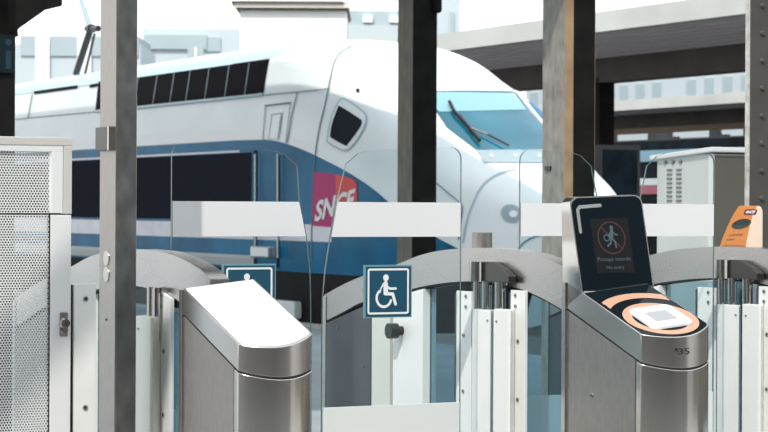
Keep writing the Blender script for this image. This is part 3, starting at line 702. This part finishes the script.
def pxz(px, py):
    h = TS.px((px, py), 0); return (h.x, h.z)
# roof edge colour, blue livery, stripes
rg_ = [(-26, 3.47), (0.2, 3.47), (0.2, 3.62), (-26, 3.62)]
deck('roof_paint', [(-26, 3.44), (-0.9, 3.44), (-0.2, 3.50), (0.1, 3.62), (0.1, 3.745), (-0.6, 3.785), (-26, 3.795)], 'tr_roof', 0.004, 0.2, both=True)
nose_line = [pxz(*p) for p in smooth_line([(266, 139.6), (282, 142.2), (304, 150), (325, 160), (345, 170.5), (370, 186.5), (390, 203), (415, 222.5), (436, 237), (458, 248.5)], 4)]
low = [(nose_line[-1][0], 0.80), (4.4, 0.72), (3.6, 0.68), (2.4, 0.66)]
deck('blue_livery', [(-26, 0.66), (-26, 2.40), (-1.2, 2.40)] + nose_line + low, 'tr_blue', 0.005, 0.25, both=True)
deck('white_swoosh', [(-26, 2.40), (-26, 2.56), (-1.2, 2.56)] + [(p[0], p[1]+0.16*max(0, 1-i/14)) for i, p in enumerate(nose_line[:15])] + nose_line[:15][::-1] + [(-1.2, 2.40)], 'tr_bright', 0.0045, 0.25)
deck('white_line', [(-26, 2.235), (-1.0, 2.235), (-1.0, 2.262), (-26, 2.262)], 'tr_lilac', 0.0065)
x254 = pxz(254, 225)[0]
deck('lower_window_band', [(-26, 1.31), (-26, 2.225), (pxz(252, 180)[0], 2.225), (pxz(252, 180)[0], 1.31)], 'tr_window', 0.010)
x334 = pxz(332, 226)[0]
deck('pale_stripe', [(-26, 1.03), (-26, 1.275), (x334, 1.275), (x334, 1.06)], 'tr_lilac', 0.0075, 0.3)
deck('grey_stripe', [(-26, 0.69), (-26, 0.84), (x254, 0.84), (x254, 0.69)], 'tr_grey', 0.0085)
deck('underframe_skirt', [(-26, 0.01), (-26, 0.66), (1.0, 0.66), (2.4, 0.66), (4.0, 0.70), (5.2, 0.80), (5.5, 0.80), (5.3, 0.16), (4.6, 0.06), (3.5, 0.01)], 'tr_under', 0.009, 0.25, both=True)
# upper deck grille windows with slanted mullions
up = deck('upper_window_band', [pxz(97.5, 110), pxz(100, 82.5)] + [pxz(x, 59.4+(270.5-x)*0.1375) for x in (137, 180, 220)] + [pxz(270.5, 59.4), pxz(264, 93.2)] + [pxz(x, 93.2+(264-x)*0.103) for x in (220, 180, 137)], 'tr_grille', 0.014, 0.12)
for xm in (138, 157, 174, 190, 209, 229, 249):
    a = (xm-3.2, 93.6+(264-xm)*0.103); c_ = (xm+1.5, 59.6+(270.5-xm)*0.1375)
    lpx('mullion', [a, c_], 1.1, 'tr_seam', 0.020, parent=up)
lpx('sill_line', [(97, 111.2), (137, 107.6), (180, 103), (220, 99), (263, 94.2)], 2.4, 'tr_roof', 0.014)
lpx('sill_gap', [(97, 112.8), (137, 109.0), (180, 104.6), (220, 100.6), (263, 95.8), (296, 92.5), (331, 89)], 0.9, 'tr_seam', 0.016)
# far left panel lines and the dark slot
lpx('panel_seam', [(33.5, 90), (28.5, 118)], 0.8, 'tr_seam', 0.012)
lpx('panel_seam', [(16, 119.5), (58, 115.5), (99, 111.8)], 0.9, 'tr_seam', 0.012)
lpx('roof_slot', [(34.5, 93), (60, 89.5), (78, 87)], 2.8, 'tr_grille', 0.012)
lpx('roof_slot', [(90, 86.5), (100, 84.5)], 3.0, 'tr_grille', 0.012)
lpx('car_gap', [(100.5, 82), (97.5, 111)], 3.0, 'tr_grille', 0.013)
# panels around the cab
lpx('cab_seam', smooth_line([(352, 46.5), (341, 53), (334.5, 63), (331, 79), (326, 103), (319, 133), (315.5, 160), (313, 200), (312, 262)], 4), 1.1, 'tr_seam', 0.012)
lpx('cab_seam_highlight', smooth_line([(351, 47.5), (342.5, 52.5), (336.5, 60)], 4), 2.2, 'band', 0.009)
dpx('cab_side_panel', [(271.5, 59.5), (290, 58.5), (312, 60), (331, 65), (329, 88.5), (297, 91.6), (266, 93.8)], 'tr_white', 0.011)
lpx('panel_seam', [(298, 92.5), (292, 118), (288, 143)], 0.9, 'tr_seam', 0.014)
dr = lpx('cab_door_outline', [(263.5, 140), (266, 106.5)], 1.0, 'tr_seam_pale', 0.014)
lpx('door_rail', [(266, 106), (292, 103)], 1.9, 'tr_seam', 0.018, parent=dr)
lpx('cab_door_edge', [(291, 104), (286.5, 143)], 1.0, 'tr_seam_pale', 0.014)
dpx('cab_door_window', [(272, 114), (283, 112.6), (279.5, 139.5), (268.8, 140)], 'tr_cowl', 0.012)
dpx('cab_door_pane', [(273.5, 115.5), (281.7, 114.2), (278.2, 138.8), (270.3, 139.2)], 'tr_white', 0.015)
# driver's side window
wf = dpx('cab_window_frame', smooth_line([(338.5, 101.5), (342, 98.3), (347, 99.5), (362, 109.5), (367.5, 117), (365.5, 128), (355, 145), (346, 151.5), (338, 149), (329, 143.5), (327.3, 139), (331.5, 117), (338.5, 101.5)], 3)[:-1], 'tr_seam_pale', 0.010, 4)
wi = dpx('cab_window_inner', smooth_line([(339.5, 102.5), (342.5, 99.9), (347, 101), (361, 110.8), (366, 117.5), (364, 127.5), (354, 144), (346, 149.8), (338.5, 147.5), (330.3, 142.5), (328.8, 138.5), (332.8, 117.5), (339.5, 102.5)], 3)[:-1], 'tr_white', 0.013, 4)
dpx('cab_window_glass', smooth_line([(339, 107.5), (341, 106.6), (361, 119.3), (362.7, 122.5), (361, 128), (349, 144.3), (346, 145.6), (333, 138.5), (331.2, 135), (333.5, 122), (339, 107.5)], 2)[:-1], 'tr_window', 0.018, 4)
dpx('marker_light', disc(358.3, 91, 1.9, 12)[0], 'tr_window', 0.016, 2)
# vestibule door by the blue side: dark recess and two handrails
dpx('door_recess', [(254.5, 150.5), (257.5, 150.2), (257.5, 268), (254.5, 268)], 'tr_under', 0.013)
dpx('door_recess', [(277.5, 155), (280, 156), (280, 268), (277.5, 268)], 'tr_under', 0.013)
def rail(px):
    lo_, hi_ = TS.px((px, 258), 0.05), TS.px((px, 154), 0.05)
    m_ = MB(); m_.tube(lo_, hi_, 0.014, n=10); return m_.build('door_handrail', 'tr_steel', train, smooth=True)
rail(258.6); rail(281.2)
s0 = TS.px((261.5, 251.5), 0); s1 = TS.px((279.5, 251.5), 0)
b = MB(); b.box(s0.x, s1.x, -1.62, -1.40, s0.z-0.075, s0.z+0.075); b.build('door_step', 'tr_steel', train, bevel=0.02)
# SNCF badge: magenta to red field with white letters
fld = smooth_line([(313.5, 172), (330, 173.5), (345, 176), (354, 179.5), (357.5, 184), (358, 200), (352, 216), (345, 227), (322, 226.5), (313, 225.5)], 3)
lg = dpx('logo_field', fld + [(313, 225)], 'magenta', 0.010, 4)
fr_ = [(336, 174.5), (345, 176), (354, 179.5), (357.5, 184), (358, 200), (352, 214), (341, 222), (337, 200)]
dpx('logo_red_field', fr_, 'red', 0.013, 4, parent=lg)
tv, tf = fit_text('SNCF', 41, 20.5, shear=0.28, offset=0.035)
TS.lay(([(336.2+x, 205.3-y-0.33*x) for x, y in tv], tf), 0.018, 3).build('logo_letters', 'sign_white', lg)
# windscreen, painted reflection, cowl, wipers
ws = [(424, 93), (432, 91), (514, 92.3), (530, 112), (549, 134), (566, 151.5), (476, 150), (460, 138), (447, 128), (436, 112)]
w_ = dpx('windscreen', ws, 'tr_wscreen', 0.010, 6)
dpx('windscreen_reflection', [(426, 94), (432, 92.5), (514, 94), (526, 110.5), (440, 112.5), (436, 110)], 'tr_wtop', 0.014, 6, parent=w_)  # lighter band at the top: a reflection painted onto the glass
lpx('windscreen_pillar', [(515.5, 92), (532, 111.5), (550, 133)], 2.6, 'band', 0.02, 1.5)
lpx('windscreen_header', [(424, 91.6), (470, 90.8), (517, 91.6)], 2.0, 'band', 0.02, 6)
dpx('side_pillar_dark', [(524, 93.5), (541, 107), (560, 128), (575, 146), (566, 144), (545, 124), (531, 107)], 'tr_blue', 0.012, 1.5)
cw = dpx('cowl_panel', [(476, 150.5), (552, 150), (590, 152), (584, 163.5), (484.5, 163)], 'tr_cowl', 0.010, 6)
for px_ in (491.5, 515.5, 539): dpx('cowl_bolt', disc(px_, 156.5, 1.7, 10)[0], 'band', 0.016, 3, parent=cw)
def wiper(pts, r0):
    m_ = MB(); ps = [TS.px(p, 0.05) for p in pts]
    for a, c_ in zip(ps[:-1], ps[1:]): m_.tube(a, c_, r0, n=8)
    return m_.build('windscreen_wiper', 'black', train)
wiper([(449, 105), (454, 115), (466, 128), (479, 144)], 0.022); wiper([(459, 118), (470, 131), (487, 138), (508, 149)], 0.012)
# nose seams and headlight
lpx('hatch_seam', smooth_line([(516, 169), (500, 174), (489, 180), (480, 190), (472, 207), (467, 222), (463, 243)], 4), 1.5, 'tr_seam_pale', 0.012, 5)
lpx('nose_seam', smooth_line([(436, 182.5), (447, 192), (459, 202), (463, 208), (461.5, 220), (459, 240)], 4), 1.0, 'tr_seam', 0.012, 5)
lpx('nose_seam', smooth_line([(518, 250), (524, 243), (535, 237), (548, 234.5)], 4), 1.4, 'tr_blue', 0.012, 5)
hl = dpx('headlight_frame', [(511.5+10*math.cos(a)-3*math.sin(a), 213.8+4.2*math.cos(a)*0.9+8.4*math.sin(a)) for a in [2*PI*i/28 for i in range(28)]], 'tr_seam_pale', 0.010, 3)
dpx('headlight_lens', [(511.5+0.85*(10*math.cos(a)-3*math.sin(a)), 213.8+0.85*(4.2*math.cos(a)*0.9+8.4*math.sin(a))) for a in [2*PI*i/28 for i in range(28)]], 'tr_cowl', 0.014, 3, parent=hl)
dpx('headlight_bulb', disc(514, 214.5, 4.2, 16, 3.4)[0], 'tr_bright', 0.018, 2, parent=hl)
# bogie wheels and a pale equipment box under the cab
for x in (-3.4, -0.6, 1.9):
    m_ = MB(); m_.tube((x, -1.20, -0.45), (x, -1.05, -0.45), 0.46, n=28); m_.build('wheel', 'tr_under', train)
m_ = MB(); m_.box(0.1, 0.85, -1.50, -1.38, 0.06, 0.28); m_.build('skirt_box', 'tr_white', train, bevel=0.02)
# pantograph on the roof
def roofpt(px, py, y=0.0):
    a = ray(px, py); o = Vector((0, 0, EYE)); mi = frame(OT).inverted(); p = mi @ o; q = mi.to_3x3() @ a
    t_ = (y-p.y)/q.y; return p+q*t_
pg = MB(); kn = roofpt(90.5, 29); ft = roofpt(76, 74)
pg.tube(ft, kn, 0.062, n=10); pa = pg.build('pantograph_arm', 'black', train)
pg = MB(); pg.tube(roofpt(85, 74), roofpt(94.5, 34), 0.025, n=8); pg.build('pantograph_rod', 'black', train)
pg = MB(); pg.tube(kn, roofpt(74, -22), 0.05, 0.035, n=10); pg.build('pantograph_upper_arm', 'tr_cowl', train)
pg = MB(); k0 = roofpt(87, 28.5); k1 = roofpt(98.5, 28.5); pg.tube(k0, k1, 0.055, n=12); pg.tube(roofpt(91, 25.5), roofpt(91.5, 32), 0.07, n=12); pg.build('pantograph_knee', 'black', train)
pg = MB(); e_ = roofpt(374, 40, -0.1); pg.tube((0.55, 0.2, 3.68), (0.5, 0.2, 3.92), 0.05, 0.02, n=10); pg.build('roof_antenna', 'black', train)

# ================================================================== COLUMNS, SIGN, CABINET
def ibox(t, name, mat, *bx, bevel=0.0):
    b = MB(); b.box(*bx); return b.build(name, mat, t, bevel=bevel)
# column in front of the train cab
pc = at(412, 20.3); c1 = thing('steel_column', 'dark steel platform column in front of the train windscreen, rivet plate at its top', 'column', pc, group='platform columns')
ibox(c1, 'shaft', 'col_dark', -0.29, 0.0, 0.002, 0.255, 0, 5.2); ibox(c1, 'side_plate', 'col_brown', -0.29, -0.002, 0.0, 0.004, 0, 5.2)  # near-black front and browner side skin put light and shade into colour
ibox(c1, 'gusset', 'col_dark', -0.02, 0.05, 0.20, 0.29, 3.30, 3.6, bevel=0.03)
pc = at(564.5, 14.9); c2 = thing('steel_column', 'wide weathered column with peeling grey paint and a dark face, behind the black screen', 'column', pc, group='platform columns')
ibox(c2, 'shaft', 'col_dark', -0.285, -0.01, 0.07, 0.245, 0, 5.2); ibox(c2, 'peeling_face', 'col_grey', -0.29, -0.012, 0.0, 0.07, 0, 5.2)  # shaft colour includes the shade of the front; side face is peeling paint
ibox(c2, 'tan_flange', 'col_rust', -0.012, 0.0, 0.0, 0.066, 0, 5.2); ibox(c2, 'small_box', 'black', -0.24, -0.17, -0.012, 0.0, 1.755, 1.785)
ibox(c2, 'tan_edge', 'col_rust', -0.285, -0.012, 0.245, 0.249, 0, 5.2)
pc = at(749, 10.6); c3 = thing('steel_column', 'riveted taupe steel column at the right edge, above the orange validator', 'column', pc, group='platform columns')
ibox(c3, 'flange', 'col_rivet', -0.028, 0.0, 0.0, 0.26, 0, 5.2); ibox(c3, 'web', 'col_rivet', -0.16, -0.028, 0.16, 0.18, 0, 5.2); ibox(c3, 'rear_flange', 'col_rivet', -0.188, -0.16, 0.14, 0.26, 0, 5.2); ibox(c3, 'pale_edge', 'col_light', -0.030, 0.0012, -0.004, 0.0012, 0, 5.2)  # pale mottled strip along the flange edge
for i in range(16):
    z = 1.55+0.133*i
    b = MB(); b.tube((0, 0.075, z), (0.012, 0.075, z), 0.016, 0.008, n=12); b.build('rivet', 'col_rivet', c3, smooth=True)
pc = at(14.5, 12.0); c4 = thing('steel_column', 'dark bracketed column with a numbered sign at the top left corner', 'column', pc, group='platform columns')
ibox(c4, 'shaft', 'col_dark', -0.25, 0.0, -0.5, 0.0, 0, 3.6)
b = MB(); b.yz([(-0.5, 2.42), (0.02, 2.42), (0.015, 2.46), (0.18, 2.58), (0.27, 2.60), (0.27, 2.68), (-0.5, 2.68)], -0.25, 0.0); b.build('corbel_bracket', 'col_dark', c4, bevel=0.01)
cs = ibox(c4, 'number_sign', 'sign_dark', 0.0, 0.02, -0.35, -0.012, 2.22, 2.42); cs['label'] = 'dark teal sign plate with a faint numeral'
tx = fit_text('1', 0.03, 0.10, offset=0.02); flat(([(x-0.045, y+2.29) for x, y in tx[0]], tx[1]), lambda x, y: (0.0215, x, y)).build('sign_numeral', 'sign_faint', cs)
flat(disc(-0.045, 2.385, 0.018, 14), lambda x, y: (0.0215, x, y)).build('sign_dot', 'sign_faint', cs)
can = thing('platform_canopy', 'dark canopy roof over the near platform columns', 'canopy', OT)
ibox(can, 'roof_slab', 'col_brown', -16, 15.5, -12.0, -3.45, 5.5, 5.7); ibox(can, 'edge_beam', 'col_dark', -16, 15.5, -3.45, -3.2, 5.2, 5.7)
# electrical cabinet behind the right lane
pe = at(712, 13.2); el = thing('electrical_cabinet', 'grey metal cabinet with vents and a sloping roof behind the right glass leaf', 'cabinet', pe)
hE = 1.5+55*13.2/F
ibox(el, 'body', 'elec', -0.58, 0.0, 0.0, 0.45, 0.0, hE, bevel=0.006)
ibox(el, 'shaded_front', 'elec_brown', -0.002, 0.004, 0.01, 0.44, 0.02, hE-0.01)  # sheet over the shaded face, its shade put in as a darker colour
b = MB(); b.xz([(-0.62, hE-0.03), (0.03, hE+0.01), (0.03, hE+0.04), (-0.62, hE-0.0)], -0.03, 0.48); b.build('roof_plate', 'elec_roof', el, bevel=0.006)
for i in range(14):
    for xv in (-0.44, -0.34):
        ibox(el, 'vent_slot', 'vent', xv-0.026, xv+0.026, -0.006, 0.0, 1.38+0.027*i, 1.392+0.027*i)
for xv in (-0.48, -0.40, -0.32):
    b = MB(); b.tube((xv, -0.004, 1.785), (xv, -0.012, 1.785), 0.012, n=10); b.build('vent_bolt', 'vent', el)
ibox(el, 'corner_strip', 'elec_roof', -0.03, 0.006, -0.006, 0.012, 0.0, hE)
pe2 = at(724, 13.9); e2 = thing('electrical_cabinet', 'olive grey metal cabinet with a handle, right of the vented grey cabinet', 'cabinet', pe2)
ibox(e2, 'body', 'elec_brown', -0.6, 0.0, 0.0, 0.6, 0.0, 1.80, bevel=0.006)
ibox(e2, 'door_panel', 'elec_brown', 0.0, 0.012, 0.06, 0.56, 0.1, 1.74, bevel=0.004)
for (z0, z1, y0, y1) in ((1.30, 1.66, 0.05, 0.065), (1.645, 1.66, 0.05, 0.22)):
    ibox(e2, 'cable_conduit', 'vent', 0.012, 0.03, y0, y1, z0, z1)
b = MB(); b.tube((0.03, 0.15, 1.40), (0.03, 0.15, 1.58), 0.014, n=10); b.build('door_handle', 'vent', e2)

# ================================================================== FAR STATION
def canopy(label, y, x0, x1, z_b, z_t, depth, beam_h, ribs, group='far platform canopies'):
    t = thing('platform_canopy', label, 'canopy', OT, group=group)
    ibox(t, 'fascia', 'concrete', x0, x1, y, y+0.25, z_b, z_t)
    ibox(t, 'roof_slab', 'concrete_rib', x0, x1, y+0.25, y+depth*2, z_b+0.12, z_t-0.02)
    for i in range(ribs):
        yy_ = y+0.35+(depth-0.4)*i/ribs
        ibox(t, 'soffit_rib', 'concrete_rib', x0, x1, yy_, yy_+(depth-0.4)/ribs*0.55, z_b, z_b+0.12)
    ibox(t, 'main_beam', 'beam', x0, x1, y+depth, y+depth+0.5, z_b-beam_h, z_b+0.12)
    return t
cf = canopy('large concrete platform canopy with ribbed underside, behind the train nose', 9.0, -26, 22, 4.79, 5.16, 4.3, 0.50, 8)
for x in (-14.95,):
    ibox(cf, 'canopy_column', 'col_dark', x-0.2, x+0.2, 13.3, 13.7, -0.04, 4.4)
for x in (-15.5, -9):
    ibox(cf, 'beam_bracket', 'col_dark', x-0.25, x+0.25, 13.2, 13.9, 4.12, 4.32)
c2f = canopy('second concrete canopy seen under the large one, lower and farther off', 22.0, -36, 0, 4.33, 4.62, 2.6, 0.38, 2)
ibox(c2f, 'tan_edge', 'tan', -36, 0, 24.4, 24.6, 3.78, 3.95)
fb = thing('pale_building', 'pale far building with a row of windows between the two canopies', 'building', OT, group='distant buildings')
ibox(fb, 'wall', 'facade', -62, -32, 40, 44, -0.5, 7.4); ibox(fb, 'window_sill', 'facade_win', -62, -32, 39.85, 40, 5.95, 6.05)
for i in range(23):
    x = -61.5+1.25*i
    if i % 6 == 3: continue
    ibox(fb, 'window', 'facade_win', x, x+0.55, 39.9, 40, 6.15, 6.85)
b = MB(); b.box(-66, 0, 36, 36.3, -1, 4.22); rr = random.Random(9); x = -66
while x < 0:
    wd = rr.uniform(0.3, 1.5); b.box(x, x+wd, 36.02, 36.28, 4.2, 4.22+rr.choice((0.0, 0.08, 0.2, 0.34, 0.5))); x += wd
struct(b.build('far_wall', 'far_dark')).matrix_world = frame(OT)
struct(ibox(None, 'far_platform', 'ballast', -80, 30, 8.5, 18.5, -0.95, -0.05)).matrix_world = frame(OT)
ft_ = thing('far_train', 'distant train with pale blue windows and a red stripe under the far canopy', 'train', OT)
ibox(ft_, 'body', 'poster_dark', -38, 0, 20, 22.6, -0.4, 3.3); ibox(ft_, 'window_strip', 'far_blue', -38, 0, 19.96, 20, 2.75, 3.05)
ibox(ft_, 'white_stripe', 'far_white', -38, 0, 19.96, 20, 2.12, 2.30); ibox(ft_, 'red_stripe', 'far_red', -38, 0, 19.96, 20, 1.88, 2.11)
kz = thing('poster_kiosk', 'dark advertising panel on the far platform, right of the wide column', 'kiosk', at(600, 33.0))
ibox(kz, 'frame', 'black', -0.2, 0.0, 0.0, 0.72, -0.1, 2.45); ibox(kz, 'poster', 'poster_dark', 0.0, 0.02, 0.05, 0.66, 0.4, 2.38)
# hazy buildings on the left
def hz(name, label, mat, px0, px1, dist, y_top, depth=6, cat='building'):
    a = at(px0, dist); bb = at(px1, dist); zt = EYE + (HY-y_top)*dist/F
    t = thing(name, label, cat, ((a.x+bb.x)/2, dist, 0), 0, group='distant buildings')
    w = (bb.x-a.x)/2
    ibox(t, 'wall', mat, -w, w, 0, depth, -0.9, zt); return t, w, zt
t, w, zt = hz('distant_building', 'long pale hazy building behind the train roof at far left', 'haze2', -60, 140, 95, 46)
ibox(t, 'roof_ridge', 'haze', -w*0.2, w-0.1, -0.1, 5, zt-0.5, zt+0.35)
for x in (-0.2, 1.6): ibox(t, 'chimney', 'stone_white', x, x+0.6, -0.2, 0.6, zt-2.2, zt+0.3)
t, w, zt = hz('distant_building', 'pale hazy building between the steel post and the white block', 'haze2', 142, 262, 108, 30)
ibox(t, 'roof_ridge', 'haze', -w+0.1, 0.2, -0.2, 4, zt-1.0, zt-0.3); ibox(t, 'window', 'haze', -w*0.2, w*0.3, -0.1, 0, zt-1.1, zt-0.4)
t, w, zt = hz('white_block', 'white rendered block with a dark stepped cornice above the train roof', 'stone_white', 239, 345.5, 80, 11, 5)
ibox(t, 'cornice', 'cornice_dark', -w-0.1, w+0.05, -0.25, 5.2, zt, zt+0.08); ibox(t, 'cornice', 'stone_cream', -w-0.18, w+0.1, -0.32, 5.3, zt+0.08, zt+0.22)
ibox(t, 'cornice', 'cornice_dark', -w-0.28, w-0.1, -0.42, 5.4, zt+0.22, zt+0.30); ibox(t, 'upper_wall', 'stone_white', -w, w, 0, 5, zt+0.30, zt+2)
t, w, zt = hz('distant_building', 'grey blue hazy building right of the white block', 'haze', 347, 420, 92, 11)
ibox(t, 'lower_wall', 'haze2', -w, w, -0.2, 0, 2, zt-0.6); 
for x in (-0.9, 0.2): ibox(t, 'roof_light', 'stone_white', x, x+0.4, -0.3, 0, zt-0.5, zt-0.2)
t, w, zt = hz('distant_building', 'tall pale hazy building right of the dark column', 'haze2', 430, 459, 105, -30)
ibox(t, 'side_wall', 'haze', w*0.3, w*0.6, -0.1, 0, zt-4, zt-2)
t = thing('signal_mast', 'slim white mast behind the train roof', 'mast', at(195, 70), 0)
b = MB(); b.tube((0, 0, -0.5), (0, 0, 6.55), 0.09, n=10); b.build('pole', 'stone_white', t); ibox(t, 'head', 'haze', -0.25, 0.25, -0.08, 0.08, 6.2, 6.6)

# ================================================================== LIGHT
w = bpy.data.worlds.new('world'); S.world = w; w.use_nodes = True
n = w.node_tree.nodes; l = w.node_tree.links
bg = n['Background']; tc = n.new('ShaderNodeTexCoord'); sp = n.new('ShaderNodeSeparateXYZ'); cr = n.new('ShaderNodeValToRGB')
l.new(tc.outputs['Generated'], sp.inputs[0]); mr = n.new('ShaderNodeMapRange'); mr.inputs['From Min'].default_value = -0.2; mr.inputs['From Max'].default_value = 0.6
l.new(sp.outputs['Z'], mr.inputs['Value']); l.new(mr.outputs['Result'], cr.inputs['Fac'])
cr.color_ramp.elements[0].color = (0.25, 0.26, 0.27, 1); cr.color_ramp.elements[0].position = 0.18
cr.color_ramp.elements[1].color = (0.86, 0.95, 1.0, 1); cr.color_ramp.elements[1].position = 0.9
e = cr.color_ramp.elements.new(0.26); e.color = (1.0, 1.0, 1.0, 1)
l.new(cr.outputs['Color'], bg.inputs['Color']); bg.inputs['Strength'].default_value = 1.45
sd = bpy.data.lights.new('sun', 'SUN'); sd.energy = 2.7; sd.angle = math.radians(0.8); sd.color = (1.0, 0.95, 0.88)
so = bpy.data.objects.new('sun', sd); COL.objects.link(so); so.rotation_mode = 'QUATERNION'
so.rotation_quaternion = Vector((-0.22, -0.66, 0.72)).to_track_quat('Z', 'Y')
S.view_settings.view_transform = 'Standard'; S.view_settings.look = 'None'; S.view_settings.gamma = 1; S.view_settings.exposure = 0.0
S.cycles.max_bounces = 8; S.cycles.transparent_max_bounces = 16
S.cycles.use_denoising = True
